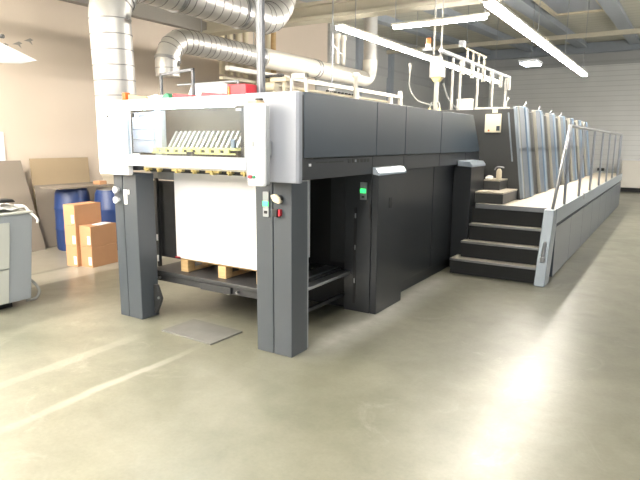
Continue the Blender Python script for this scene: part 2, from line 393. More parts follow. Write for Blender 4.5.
# header
hl = MB().box(-4.33, -3.945, 3.2, 3.26, 1.30, 1.93).build('header_cover', 'white', D, .012, 'white left end cover of the header')
MB().cyl((-4.24, 3.195, 1.83), 1, .008, .01, 10).cyl((-4.17, 3.195, 1.80), 1, .010, .01, 10).build('bolt', 'black', hl)
hr = MB().prism([(-2.645, 3.2), (-2.205, 3.2), (-2.185, 3.215), (-2.185, 3.255), (-2.645, 3.255)], 2, 1.31, 1.935).build('header_cover', 'lav', D, .006, 'pale lavender grey right end cover of the header')
MB().box(-3.943, -2.648, 3.2, 3.235, 1.85, 1.93).box(-3.943, -2.648, 3.235, 3.6, 1.90, 1.93).build('top_beam', 'beamwhite', D, .008)
MB().box(-3.943, -2.648, 3.2, 3.28, 1.385, 1.458).build('bottom_beam', 'beamwhite', D, .006)
MB().box(-4.30, -4.26, 3.262, 3.9, 1.33, 1.92).box(-4.30, -2.335, 3.62, 5.0, 1.34, 1.93).box(-2.335, -2.29, 3.262, 3.44, 1.34, 1.93).build('header_housing', 'soot', D)
MB().box(-4.26, -3.945, 3.3, 3.62, 1.86, 1.92).box(-4.26, -3.945, 3.3, 3.62, 1.34, 1.40).build('header_housing', 'soot', D)
gl = MB().box(-3.94, -2.65, 3.215, 3.222, 1.459, 1.849).build('guard_window', 'glass', D, 0, 'clear guard window of the header')
f = MB()
f.box(-3.942, -3.932, 3.208, 3.23, 1.459, 1.849).box(-2.665, -2.65, 3.208, 3.23, 1.459, 1.849).box(-3.932, -2.665, 3.208, 3.23, 1.459, 1.478)
f.build('window_frame', 'consoleB', gl)
MB().box(-2.74, -2.69, 3.206, 3.214, 1.815, 1.832).build('sticker', 'grey', gl)
MB().box(-3.88, -3.80, 3.204, 3.210, 1.475, 1.487).build('sticker', 'papersheet', gl)
MB().box(-3.78, -3.70, 3.20, 3.208, 1.79, 1.80).box(-3.86, -3.85, 3.20, 3.214, 1.785, 1.82).build('window_latch', 'black', gl)
# things seen inside the header
MB().box(-4.14, -3.86, 3.43, 3.46, 1.49, 1.84).build('inner_plate', 'lampwhite', D, .004, 'pale blue white plate behind the left of the window')
for z in (1.69, 1.60): MB().box(-4.14, -3.86, 3.424, 3.43, z, z + .006).build('plate_wire', 'grey', D)
MB().box(-3.82, -3.74, 3.40, 3.46, 1.42, 1.85).build('inner_post', 'grey', D, .003)
MB().box(-4.24, -2.485, 3.59, 3.615, 1.42, 1.90).build('inner_back_panel', 'browncav', D)
MB().box(-2.86, -2.80, 3.40, 3.58, 1.42, 1.85).build('inner_side', 'soot', D)
for i in range(16):
    x = -3.71 + i * .054
    MB().prism([(3.44, 1.545), (3.46, 1.545), (3.56, 1.67), (3.54, 1.68)], 0, x, x + .02).build('guide_finger', 'barmetal', D, .002)
MB().box(-3.80, -2.87, 3.36, 3.56, 1.525, 1.54).build('sheet_support', 'yellow', D, 0, 'bright yellow green sheet support')
mb = MB()
for i in range(9): mb.box(-3.78 + i * .1, -3.73 + i * .1, 3.335, 3.355, 1.50, 1.535)
mb.box(-3.8, -2.87, 3.34, 3.352, 1.49, 1.503); mb.build('gripper_bar', 'yellow', D, .002)
MB().box(-3.35, -3.29, 3.30, 3.33, 1.47, 1.51).build('sensor_block', 'black', D, .004)
MB().box(-2.92, -2.88, 3.35, 3.38, 1.545, 1.61).build('sensor_block', 'coverblue', D, .004)
MB().box(-4.10, -2.85, 3.30, 3.33, 1.855, 1.88).build('inner_lamp', 'innerlamp', D, 0, 'lit strip lamp inside the header')
# rail below the header
mb = MB().box(-3.88, -2.48, 3.33, 3.36, 1.335, 1.36).box(-3.88, -2.48, 3.45, 3.5, 1.33, 1.375)
mb.build('clamp_rail', 'black', D)
for x, w in ((-3.86, .07), (-3.70, .04), (-3.52, .12), (-3.30, .06), (-3.14, .14), (-2.92, .05), (-2.78, .08)):
    MB().box(x, x + w, 3.295, 3.33, 1.348, 1.366).cyl((x + w * .5, 3.288, 1.357), 1, .010, .012, 10).box(x + w * .35, x + w * .6, 3.29, 3.33, 1.334, 1.348).build('clamp', 'brass', D, .002)
MB().box(-3.86, -2.66, 3.30, 3.31, 1.366, 1.378).build('gripper_rod', 'barmetal', D)
# control panel
cp = MB().prism([(-2.51, 3.05), (-2.385, 3.05), (-2.37, 3.062), (-2.37, 3.09), (-2.51, 3.09)], 2, 1.29, 1.85).build('control_panel', 'white', D, .010, 'white slim operator panel fixed to the header')
MB().box(-2.50, -2.372, 3.092, 3.13, 1.30, 1.84).build('panel_back', 'grey', cp, .006)
MB().box(-2.47, -2.41, 3.13, 3.2, 1.50, 1.60).build('panel_mount', 'grey', cp)
f = MB().box(-2.485, -2.480, 3.044, 3.051, 1.63, 1.77).box(-2.485, -2.44, 3.044, 3.051, 1.765, 1.77)
f.build('screen_outline', 'consoleB', cp)
MB().box(-2.51, -2.40, 3.044, 3.051, 1.492, 1.498).build('slot', 'consoleB', cp)
MB().box(-2.475, -2.45, 3.04, 3.051, 1.56, 1.60).build('key', 'grey', cp, .003)
MB().prism([(-2.525, 1.58), (-2.505, 1.55), (-2.505, 1.66)], 1, 3.05, 3.08).build('side_clip', 'white', cp)
MB().cyl((-2.478, 3.03, 1.355), 1, .013, .022, 16).build('button', 'red', cp, .002, 'red stop button')
MB().cyl((-2.447, 3.035, 1.355), 1, .009, .018, 16).build('button', 'green', cp, .002, 'dark green button')

# side body : upper panels (x -2.29), band, lower panels
ys = [3.42, 4.60, 5.24, 6.25]
top = 1.95
for i in range(4):
    y0 = ys[i] + .004
    if i < 3:
        mb = MB().box(-2.33, -2.285, y0, ys[i + 1] - .004, 1.478, top)
    else:
        mb = MB().prism([(y0, 1.478), (7.80, 1.478), (7.42, 1.952), (y0, top)], 0, -2.33, -2.285)
    mb.build('upper_panel', 'upper', D, .004)
MB().prism([(5.0, 1.32), (7.78, 1.32), (7.78, 1.476), (7.40, 1.945), (5.0, 1.945)], 0, -4.2, -2.331).build('body_core', 'soot', D)
MB().box(-2.331, -2.3, 3.43, 5.0, 1.475, 1.94).build('body_core', 'soot', D)
yb = [3.42, 4.545, 5.24, 6.25, 7.2]
for i in range(4):
    MB().box(-2.33, -2.295, yb[i] + .003, yb[i + 1] - .003, 1.315 if i == 0 else 1.325, 1.47).build('band_panel', 'dark', D, .003)
MB().box(-2.33, -2.295, 7.203, 7.8, 1.325, 1.47).build('band_panel', 'dark', D, .003)
# row of illegible marks built as small slots, and small plate, on the band
mb = MB()
for i, y in enumerate([3.60, 3.66, 3.72, 3.79, 3.85, 3.91, 3.97]): mb.box(-2.296, -2.292, y, y + .045, 1.435, 1.446)
for y in (4.10, 4.17, 4.25, 4.32, 4.38, 4.44): mb.box(-2.296, -2.291, y, y + .035, 1.425, 1.455)
mb.build('band_mark', 'black', D)
MB().box(-2.296, -2.291, 3.50, 3.53, 1.415, 1.435).build('label_plate', 'papersheet', D)
MB().box(-2.296, -2.290, 4.21, 4.235, 1.43, 1.45).build('label_plate', 'lav', D)
# lower body
yl = [5.20, 5.62, 6.28, 6.9]
for a, c in ((5.14, 6.22), (6.23, 7.1), (7.1, 7.8)):
    MB().box(-2.40, -2.345, a + .003, c - .003, .125, 1.322).build('lower_panel', 'dark', D, .004)
MB().box(-4.2, -2.40, 4.62, 7.78, .0, 1.318).build('lower_core', 'black', D)
MB().box(-2.40, -2.365, 5.0, 7.2, 0.0, .12).build('plinth', 'dark', D)
# column one: front face with latches, door side, silver cap
def column(x0, x1, y0, y1, h, xw):
    c = MB().box(x0, x1, y0, y1, .0 if x0 > -3 else 0, h).build('column', 'dark', D, .006)
    MB().prism([(xw, h + .065), (x1 - .02, h + .055), (x1 + .012, h + .012), (x1 + .012, h - .012), (xw, h - .0)], 1, y0 - .012, y1 + .012).build('cap', 'silver', c, .006, 'sloping silver cap')
    return c
c1 = column(-2.30, -2.235, 4.56, 5.14, 1.31, -2.294)
MB().box(-2.575, -2.302, 4.555, 4.618, 0.0, 1.312).build('latch_panel', 'dark', c1, .004)
MB().box(-2.475, -2.45, 4.55, 4.556, .08, 1.0).build('latch_slot', 'black', c1)
for z in (.28, .60, .90): MB().box(-2.462, -2.452, 4.538, 4.551, z, z + .045).build('latch', 'steel', c1, .002)
MB().box(-2.315, -2.303, 4.545, 4.556, .90, 1.04).build('slot', 'black', c1)
MB().box(-2.236, -2.229, 4.79, 4.845, .985, 1.085).build('handle_slot', 'black', c1)
sp = MB().box(-2.41, -2.345, 4.535, 4.556, 1.075, 1.235).build('status_plate', 'grey', c1, .004)
MB().box(-2.405, -2.35, 4.528, 4.537, 1.14, 1.175).build('indicator_light', 'greenlit', sp, .002, 'lit green strip light')
MB().box(-2.39, -2.365, 4.53, 4.537, 1.095, 1.11).build('button', 'black', sp)
c2 = column(-2.34, -2.115, 6.90, 7.46, 1.31, -2.29)
# inside the pile bay
MB().box(-2.75, -2.58, 4.585, 4.618, .45, 1.30).build('bay_panel', 'soot', D)
MB().box(-2.325, -2.295, 3.48, 3.505, .0, 1.31).build('bay_edge', 'grey', D, .003, 'pale steel edge strip behind the right leg')
MB().box(-4.16, -3.835, 3.66, 3.70, .50, 1.225).build('bay_side_panel', 'soot', D, .004)
MB().box(-4.16, -3.835, 3.64, 3.69, 1.24, 1.31).build('bay_strip', 'grey', D, .004)
MB().box(-4.10, -4.075, 3.62, 3.65, .41, 1.25).build('guide_rail', 'soot', D)
for z in (.46, .66): MB().box(-4.095, -4.08, 3.612, 3.62, z, z + .06).build('rail_clip', 'papersheet', D)
# pile lift
lf = MB().box(-4.12, -2.62, 3.52, 4.58, .365, .40).build('pile_lift', 'soot', D, .004, 'dark pile lift plate carrying the pallet')
MB().box(-4.12, -2.62, 3.54, 3.60, .30, .364).build('lift_beam', 'soot', lf, .004)
MB().box(-4.12, -2.62, 4.4, 4.46, .30, .364).build('lift_beam', 'soot', lf, .004)
MB().box(-3.45, -3.10, 3.515, 3.54, .30, .36).build('lift_bracket', 'soot', lf, .003)
for x in (-3.97, -3.02): MB().cyl((x, 3.50, .335), 1, .012, .03, 10).build('bolt', 'steel', lf)
MB().box(-2.78, -2.64, 3.62, 4.55, .401, .412).build('lift_edge', 'steel', lf, .002, 'worn silver edge strip')
MB().box(-2.60, -2.50, 3.75, 4.55, .36, .385).build('side_rail', 'steel', lf, .003)
MB().box(-2.62, -2.59, 3.7, 4.6, .12, .15).build('lower_rail', 'soot', D)

# things on the delivery header
Z = 1.931
Ztop = 1.941
t = thing('steel_stand', 'grey square tube frame standing on top of the white header', 'frame', (-3.56, 3.46, Z))
MB().box(-3.755, -3.735, 3.42, 3.44, Z, 2.155).build('upright', 'strut', t, .002)
MB().box(-3.385, -3.365, 3.42, 3.44, Z, 2.175).build('upright', 'strut', t, .002)
MB().prism([(-3.755, 2.135), (-3.365, 2.155), (-3.365, 2.178), (-3.755, 2.158)], 1, 3.42, 3.441).build('crossbar', 'strut', t, .002)
MB().box(-3.735, -3.05, 3.60, 3.615, 2.07, 2.082).build('crossbar', 'consoleB', t)
MB().box(-3.06, -3.045, 3.6, 3.615, Z, 2.082).build('upright', 'consoleB', t)
t = tag(MB().prism([(-3.70, Z), (-3.27, Z), (-3.36, 2.09), (-3.62, 2.09)], 1, 3.66, 3.84).build('paper_hood', 'papersheet', None, .006), 'white tapering hood behind the grey frame on the header', 'hood'); recenter(t)
def wedge(name, pts, y0, y1, m, label, cat, group=None):
    o = tag(MB().prism(pts, 1, y0, y1).build(name, m, None, .004), label, cat, group); return recenter(o)
wedge('cardboard_strip', [(-4.02, Z), (-3.80, Z), (-3.80, 1.955), (-4.02, 1.985)], 3.30, 3.50, 'cardtan', 'brown cardboard offcut lying on the header beside the spiral duct', 'cardboard')
wedge('orange_sticker_box', [(-4.07, 1.933), (-4.025, 1.933), (-4.025, 2.0), (-4.07, 2.0)], 3.28, 3.33, 'orange', 'small orange box on the header in front of the big duct', 'box')
mb = MB()
pts = [(-3.73, 3.30), (-3.69, 3.34), (-3.66, 3.29), (-3.62, 3.33), (-3.585, 3.30)]
mb.tube(curve([(p[0], p[1], Z + .015 + .01 * (i % 2)) for i, p in enumerate(pts)], 5), .013, 8)
mb.tube(curve([(-3.72, 3.26, Z + .012), (-3.67, 3.30, Z + .03), (-3.60, 3.27, Z + .014)], 5), .011, 8)
recenter(tag(mb.build('crumpled_rag', 'cloth'), 'small crumpled white rag on the header beside the grey frame', 'rag'))
wedge('green_roll', [(-3.575, Z), (-3.49, Z), (-3.49, 1.955), (-3.52, 1.975), (-3.56, 1.96)], 3.27, 3.33, 'green', 'small green object lying on the header next to the red case', 'case')
wedge('red_case', [(-3.485, Z), (-3.27, Z), (-3.27, 1.95), (-3.31, 1.958), (-3.48, 1.972)], 3.30, 3.40, 'red', 'flat red case on the header at the foot of the grey frame', 'case', None)
wedge('red_case', [(-3.22, Z), (-2.98, Z), (-2.98, 1.955), (-3.20, 1.975)], 3.34, 3.44, 'red', 'flat red case in the middle of the header top', 'case', None)
rb = thing('red_box', 'tall red box on the header beside the galvanised post', 'box', (-2.85, 3.44, Z))
MB().box(-2.94, -2.75, 3.34, 3.55, Z, 2.02).build('body', 'red', rb, .005)
MB().box(-2.925, -2.905, 3.332, 3.34, Z + .01, 2.005).build('latch', 'orange', rb, .003)
t = thing('strut_post', 'galvanised slotted post rising from the header to the roof', 'post', (-2.707, 3.465, Z))
MB().box(-2.735, -2.68, 3.45, 3.455, Z, roofz(3.4)).box(-2.735, -2.727, 3.455, 3.485, Z, roofz(3.4)).box(-2.688, -2.68, 3.455, 3.485, Z, roofz(3.4)).build('channel', 'strut', t)
MB().box(-2.713, -2.702, 3.446, 3.4505, Z, roofz(3.4)).build('channel_slot', 'consoleB', t)
t = recenter(tag(MB().prism([(-2.53, 3.09), (-2.43, 3.06), (-2.41, 3.12), (-2.50, 3.13)], 2, 1.851, 1.872).build('cardboard_scrap', 'cardtan', None, .003), 'scrap of brown cardboard lying on the white operator panel', 'cardboard'))
t = recenter(tag(MB().box(-2.46, -2.41, 3.08, 3.11, 1.873, 1.885).build('marker_pen', 'black', None, .005), 'short black pen on the cardboard scrap above the operator panel', 'pen'))
# valve cluster on the machine top
v = thing('valve_cluster', 'beige valve and pipe cluster behind the red box', 'valve', (-3.1, 4.6, Ztop))
MB().tube([(-3.63, 4.6, 2.13), (-3.40, 4.6, 2.13)], .045, 16).build('cylinder', 'cream', v)
MB().tube([(-3.42, 4.6, Ztop), (-3.42, 4.6, 2.22)], .022, 12).tube([(-3.30, 4.6, Ztop), (-3.30, 4.6, 2.22)], .022, 12).build('pipe', 'cream', v)
MB().box(-3.46, -3.26, 4.57, 4.63, 2.17, 2.21).build('manifold', 'cream', v, .01)
MB().cyl((-3.52, 4.6, 2.22), 2, .03, .02, 12).box(-3.56, -3.32, 4.58, 4.62, 2.225, 2.245).cyl((-3.36, 4.6, 2.22), 2, .03, .03, 12).build('handle', 'black', v)
MB().box(-3.22, -3.19, 4.57, 4.6, Ztop, 2.24).box(-3.22, -3.02, 4.57, 4.6, 2.19, 2.24).box(-3.05, -3.02, 4.57, 4.6, Ztop, 2.24).build('pipe_frame', 'whitepipe', v, .006)
MB().tube([(-3.18, 4.56, 2.06), (-3.05, 4.56, 2.06)], .018, 10).build('cartridge', 'brass', v)

# ------------------------------------------------------------------ pile and pallet
pal = thing('pallet', 'pine wood pallet on the lift under the white paper pile', 'pallet', (-3.3, 3.95, .40))
for x in (-3.79, -3.33, -2.90):
    MB().box(x, x + .09, 3.62, 4.28, .401, .415).build('bottom_board', 'wood', pal, .002)
    for y in (3.62, 3.9, 4.19): MB().box(x, x + .09, y, y + .09, .416, .51).build('block', 'wood', pal, .003)
for i in range(5): MB().box(-3.80, -2.80, 3.63 + i * .135, 3.72 + i * .135, .511, .528).build('top_board', 'wood', pal, .002)
pile = recenter(tag(MB().box(-3.82, -2.80, 3.60, 4.30, .530, 1.33).build('paper_pile', 'paper', None, .004), 'tall pile of white paper sheets standing on the pallet between the legs', 'paper pile'))
recenter(tag(MB().box(-3.825, -3.77, 3.585, 3.5995, .532, .542).build('pile_marker', 'red', None), 'thin red marker strip at the bottom left corner of the paper pile', 'marker'))
recenter(tag(MB().box(-3.54, -2.96, 3.13, 3.50, 0.0, .014, rot=-.03).build('floor_plate', 'dirt', None, .003), 'scuffed grey steel plate lying on the floor between the two legs', 'floor plate'))

# ------------------------------------------------------------------ ducts
def duct(name, label, path, r, step=.14, flanges=()):
    P = [Vector(p) for p in path]
    t = thing(name, label, 'duct', tuple(P[0]))
    # resample
    res = [P[0]]; acc = 0
    for a, b_ in zip(P[:-1], P[1:]):
        L = (b_ - a).length; n = max(1, int(L / .05))
        for i in range(1, n + 1): res.append(a + (b_ - a) * i / n)
    MB().tube(res, r, 28).build('duct_skin', 'galv', t)
    mb = MB(); acc = 0; nxt = step / 2
    for i in range(1, len(res) - 1):
        acc += (res[i] - res[i - 1]).length
        if acc >= nxt:
            nxt += step; d = (res[i + 1] - res[i - 1]).normalized() * .005
            mb.tube([res[i] - d, res[i] + d], r + .005, 28)
    mb.build('seam', 'galvseam', t)
    for k in flanges:
        k = int(k * (len(res) - 1)); d = (res[min(k + 1, len(res) - 1)] - res[max(0, k - 1)]).normalized() * .02
        MB().tube([res[k] - d, res[k] + d], r + .015, 28).build('flange', 'steel', t)
    return t
R = .5
duct('spiral_duct', 'large galvanised spiral duct rising behind the header and bending along the roof',
     [(-5.0, 3.965, 1.50), (-5.0, 3.955, 2.0), (-5.0, 3.93, 2.80)] + arc((-5.0, 3.93 + .46, 2.80), .46, PI, PI / 2, n=8) + [(-5.0, 6.05, 3.26)] +
     arc((-5.0, 6.40, 3.80), .54, -PI / 2, 0, n=8) + [(-5.0, 6.94, roofz(6.94) - .03)], .205, .15, (.30, .44, .66))
sd = duct('spiral_duct', 'smaller galvanised spiral duct with a drooping elbow beside the wall pipes',
     [(-6.0, 5.62, 2.46), (-6.0, 5.62, 2.62)] + arc((-6.0, 5.97, 2.62), .35, PI, PI / 2, n=8) + [(-6.0, 7.7, 2.97)], .165, .12, (.12, .97))
for y in (6.3, 7.5): MB().tube([(-6.0, y, 3.13), (-6.0, y, roofz(y) - .003)], .006, 6).build('hanging_rod', 'steel', sd)
t = thing('insulated_pipe', 'bright smooth white insulated pipe continuing from the smaller duct', 'pipe', (-6.0, 7.7, 2.97))
MB().tube([(-6.0, 7.72, 2.97), (-6.0, 11.35, 2.97)] + [tuple(p) for p in arc((-6.0, 11.35, 3.27), .30, -PI / 2, 0, n=8)] + [(-6.0, 11.65, 3.4)], .165, 28).build('pipe_skin', 'whitepipe', t)
MB().tube([(-6.0, 11.65, 3.4), (-6.0, 11.65, roofz(11.65) - .02)], .15, 24).build('riser', 'galv', t)
for y in (9.3, 9.4): MB().tube([(-6.0, y, 2.97), (-6.0, y + .03, 2.97)], .172, 28).build('band', 'steel', t)

# wall pipes
for i, y in enumerate((8.75, 9.0, 9.25, 9.48, 10.25, 10.45)):
    lab = ['cream vertical wall pipe, first from the left of the row behind the ducts', 'cream vertical wall pipe, second from the left behind the ducts',
           'cream vertical wall pipe, third from the left behind the ducts', 'cream vertical wall pipe, fourth from the left behind the ducts',
           'cream vertical wall pipe just left of the galvanised post', 'brownish vertical wall pipe just right of the galvanised post'][i]
    recenter(tag(MB().tube([(-7.8, y, 2.9), (-7.8, y, roofz(y))], .06, 12).build('wall_pipe', 'cream' if i < 5 else 'wood'), lab, 'pipe', 'vertical pipes on the left wall'))
# two thin pipes from the roof down to white pipe
for x, y, lab in ((-5.95, 10.1, 'thin white vertical pipe left of the pair above the insulated pipe'), (-5.95, 10.35, 'thin white vertical pipe right of the pair above the insulated pipe')):
    recenter(tag(MB().tube([(x, y, 3.14), (x, y, 3.62), (x, y, 3.64), (x, y, 3.72)], [.045, .045, .07, .07], 12).build('thin_pipe', 'whitepipe'), lab, 'pipe', 'pair of thin pipes above the insulated pipe'))
# suspended thin drop rod with bracket near the lamp end
t = thing('drop_rod', 'thin steel rod hanging at the near end of the long left lamp', 'rod', (-4.35, 7.25, 2.35))
MB().tube([(-4.35, 7.25, 2.35), (-4.35, 7.25, roofz(7.25) - .003)], .012, 8).build('rod', 'steel', t)
MB().box(-4.4, -4.3, 7.22, 7.253, 2.33, 2.36).build('foot', 'steel', t)
MB().tube(curve([(-4.35, 7.25, 3.0), (-4.28, 7.31, 2.88), (-4.24, 7.35, 2.86)], 5), .008, 6).build('cable', 'steel', t)

# white rail frame behind the machine
t = thing('cable_tray', 'white raised rail frame with cables running behind the machine top', 'rail', (-4.3, 7.5, 1.945))
MB().box(-4.33, -4.27, 4.9, 9.6, 2.37, 2.42).build('top_rail', 'whitepipe', t, .004)
MB().box(-4.42, -4.36, 4.9, 9.3, 2.28, 2.31).build('lower_rail', 'cream', t, .004)
MB().box(-4.5, -4.44, 4.9, 9.0, 2.20, 2.24).build('lower_rail', 'whitepipe', t, .004)
for y in (5.5, 7.9, 9.15, 9.55): MB().box(-4.34, -4.28, y, y + .06, 2.053 if y > 7.8 else 1.945, 2.50 if y > 9.5 else 2.42).build('upright', 'whitepipe', t, .004)
for k in range(9): MB().box(-4.36, -4.335, 7.1 + k * .11, 7.15 + k * .11, 2.31, 2.33).build('cable_clip', 'black', t)
wp = recenter(tag(MB().tube([(-4.2, 7.70, 1.95), (-4.2, 7.70, 2.55), (-4.2, 7.70, 2.56), (-4.2, 7.70, 2.62)], [.035, .035, .06, .06], 12).build('white_standpipe', 'whitepipe'), 'short white standpipe with collar rising behind the upper panels', 'pipe'))
# horizontal pipes further back
for z, lab in ((2.088, 'lower of two grey pipes running along the far end of the machine top'), (2.158, 'upper of two grey pipes running along the far end of the machine top')):
    recenter(tag(MB().tube([(-4.3, 9.7, z), (-4.3, 12.6, z)], .035, 10).build('service_pipe', 'grey'), lab, 'pipe', 'grey service pipes'))

# pipe rack over the towers
t = thing('pipe_rack', 'grey overhead rail with white drop pipes standing on the tower tops', 'pipe rack', (-2.95, 9.6, 2.06))
MB().tube([(-2.9, 7.75, 2.86), (-2.9, 11.6, 2.86)], .03, 12).build('rail', 'grey', t)
for y in (8.3, 8.65, 9.55, 10.45, 11.35):
    MB().tube([(-2.9, y, 2.062), (-2.9, y, 2.82)], .019, 10).build('drop_pipe', 'pipegrey', t)
for y in (8.95, 9.25, 9.55, 9.85): MB().tube([(-2.9, y, 2.86), (-2.9, y, 3.04)], .014, 8).build('riser', 'cream', t)
MB().tube([(-2.9, 8.85, 3.04), (-2.9, 9.95, 3.04)], .014, 8).build('top_rail', 'cream', t)
MB().box(-2.94, -2.86, 8.62, 8.72, 3.02, 3.12).build('junction_box', 'grey', t, .01)
for y in (8.5, 9.0, 9.6, 10.1, 10.7, 11.3): MB().box(-2.86, -2.80, y, y + .03, 2.6, 2.83).build('clamp', 'pipegrey', t, .003)
t = thing('beacon', 'orange warning beacon above the white electrical box', 'beacon', (-3.16, 8.0, 2.93))
MB().cyl((-3.18, 8.0, 3.0), 2, .035, .08, 16).build('lens', 'orange', t, .006)
MB().cyl((-3.18, 8.0, 2.94), 2, .04, .06, 16).box(-3.26, -3.105, 7.98, 8.02, 2.91, 2.94).build('base', 'grey', t)
t = thing('electrical_box', 'white electrical box hung on two rods with yellow plugged cables', 'electrical box', (-3.02, 8.0, 2.5))
MB().box(-3.12, -2.93, 7.93, 8.07, 2.52, 2.75).box(-3.08, -2.97, 7.95, 8.05, 2.75, 2.82).build('casing', 'pipegrey', t, .01)
MB().prism([(-3.10, 2.52), (-2.95, 2.52), (-3.0, 2.46), (-3.06, 2.46)], 1, 7.95, 8.05).build('funnel', 'brass', t)
for x in (-3.09, -2.98): MB().tube([(x, 8.0, 2.8), (x, 8.0, roofz(8) - .003)], .014, 8).build('rod', 'pipegrey', t)
MB().tube([(-3.03, 8.0, 2.47), (-3.03, 8.0, 2.055)], .035, 12).build('drop_pipe', 'pipegrey', t)
for x, d in ((-3.10, -1), (-2.95, 1)):
    MB().tube(curve([(-3.03, 8.0, 2.15), (-3.03 + d * .05, 7.98, 2.17), (x, 7.96, 2.10), (x, 7.94, 2.07)], 5), .01, 6).build('cable', 'cable', t)
    MB().tube([(x, 7.94, 2.09), (x, 7.94, 2.055)], [.02, .03], 8).build('plug', 'brass', t)
MB().tube(curve([(-3.45, 8.0, 2.62), (-3.45, 8.0, 2.4), (-3.33, 8.0, 2.22), (-3.15, 8.0, 2.15), (-3.05, 8.0, 2.14)], 6), .012, 8).build('cable', 'cable', t)
MB().tube([(-3.45, 8.0, 2.60), (-3.45, 8.0, 2.75)], [.012, .03], 8).build('cable_gland', 'pipegrey', t)
t = thing('canister', 'white round canister on the tower top among cables', 'canister', (-2.85, 8.98, 2.062))
MB().tube([(-2.92, 9.0, 2.062), (-2.92, 9.0, 2.25), (-2.92, 9.0, 2.255), (-2.92, 9.0, 2.28)], [.13, .13, .135, .135], 20).build('body', 'whitepipe', t)
recenter(tag(MB().tube(curve([(-3.0, 8.2, 2.45), (-2.97, 8.35, 2.25), (-2.95, 8.6, 2.14), (-2.92, 8.8, 2.10), (-2.9, 8.85, 2.09)], 6), .012, 8).build('loose_cable', 'cable'), 'grey loose cable looping down beside the canister', 'cable'))

# ------------------------------------------------------------------ printing units
def xs(z, off=0): return -1.885 + (2.07 - z) * .135 + off      # leaning flank
G = 'printing units in a row along the walkway'
def make_unit():
    t = thing('printing_unit', 'nearest printing unit tower, dark front with cream control plate', 'printing unit', (-3.1, 8.39, 0), G)
    y0, y1 = 7.86, 8.92
    MB().prism([(-4.55, 0), (-1.73, 0), (-1.73, .8), (xs(.84), .84), (xs(2.05), 2.05), (-4.55, 2.05)], 1, y0, y1).build('body', 'tower', t, .006)
    # protruding side cover : cream leading edge, grey-blue flank with a bright rib
    def strip(a, c, o, zt, m, nm, lab=None):
        MB().prism([(xs(.845, -.02), .845), (xs(.845, o), .845), (xs(zt, o), zt), (xs(zt, -.02), zt)], 1, y0 + a, y0 + c).build(nm, m, t, .012, lab)
    strip(.10, .115, .045, 2.09, 'coveredge', 'cover_edge', 'cream leading edge of the side cover')
    strip(.116, .42, .045, 2.09, 'covergrey', 'side_cover')
    strip(.422, .56, .060, 2.10, 'coverblue', 'cover_rib', 'bright pale blue rib')
    strip(.562, .72, .042, 2.08, 'covergrey', 'rear_cover')
    MB().prism([(xs(.86, -.03), .86), (xs(.86, .003), .86), (xs(2.04, .003), 2.04), (xs(2.04, -.03), 2.04)], 1, y0 + .724, y1 - .004).build('gap_shade_strip', 'black', t)  # flush black strip stands in for the shade in the gap between covers
    return t
U = make_unit()
U0x = [None]
places = ['second', 'third', 'fourth', 'fifth', 'sixth', 'seventh']
for i in range(1, 7):
    dup(U, (0, 1.075 * i, 0), '%s printing unit tower counted from the stairs, pale blue side cover' % places[i - 1] if i < 6 else 'farthest printing unit tower at the back end of the walkway', G)
# extras only on the nearest unit
MB().prism([(-1.955, 2.0), (-1.935, 2.0), (-1.845, 1.35), (-1.865, 1.35)], 1, 7.845, 7.86).build('front_strip', 'fascia', U, .004)
MB().box(-2.25, -2.03, 7.835, 7.86, 1.735, 1.985).build('control_plate', 'creampanel', U, .008, 'cream control plate')
pl = MB().box(-2.09, -2.045, 7.828, 7.836, 1.76, 1.825).build('display', 'screen', U)
MB().cyl((-2.19, 7.82, 1.765), 1, .012, .02, 10).build('button', 'orange', U)
MB().box(-2.16, -2.09, 7.845, 7.86, 2.0, 2.045).build('label_plate', 'creampanel', U)
MB().box(-2.42, -1.95, 7.87, 7.93, 2.052, 2.075).build('top_rail', 'whitepipe', U, .004)
MB().prism([(xs(.85, -.01), .85), (xs(.85, .04), .85), (xs(2.08, .04), 2.08), (xs(2.08, -.01), 2.08)], 1, 7.864, 7.955).build('front_cover', 'fascia', U, .01, 'pale grey leaning cover at the front corner')
# lifting hooks
for i in range(5):
    y = 8.1 + 1.075 * i
    lab = ['small curved hook on top of the nearest printing unit', 'small curved hook on top of the second printing unit', 'small curved hook on top of the third printing unit',
           'small curved hook on top of the fourth printing unit', 'small curved hook on top of the fifth printing unit'][i]
    x = -2.05
    recenter(tag(MB().tube(curve([(x, y, 2.052), (x, y, 2.13), (x + .015, y, 2.17), (x + .03, y, 2.20), (x + .02, y, 2.22)], 5), .010, 8).build('lifting_hook', 'whitepipe' if i < 2 else 'steel'), lab, 'hook', 'lifting hooks on the printing units'))

# ------------------------------------------------------------------ walkway with stairs
W = thing('walkway', 'raised walkway with speckled deck, four front steps and blue grey side panels', 'walkway', (-1.45, 11.5, 0))
YE = 16.4
MB().box(-1.715, -1.125, 7.02, YE, .80, .84).box(-2.07, -1.715, 7.02, 7.84, .80, .84).build('deck', 'deck', W, .003, 'cream speckled deck')
MB().box(-1.125, -1.095, 6.93, YE, .67, .845).build('fascia', 'fascia', W, .004)
MB().box(-1.16, -1.13, 7.1, YE, .62, .67).build('groove', 'black', W)
n = 8; ya = 7.02
for i in range(n):
    a = ya + (YE - ya) * i / n; c = ya + (YE - ya) * (i + 1) / n
    MB().box(-1.14, -1.105, a + .004, c - .004, .015, .625).build('side_panel', 'sidepanel', W, .004)
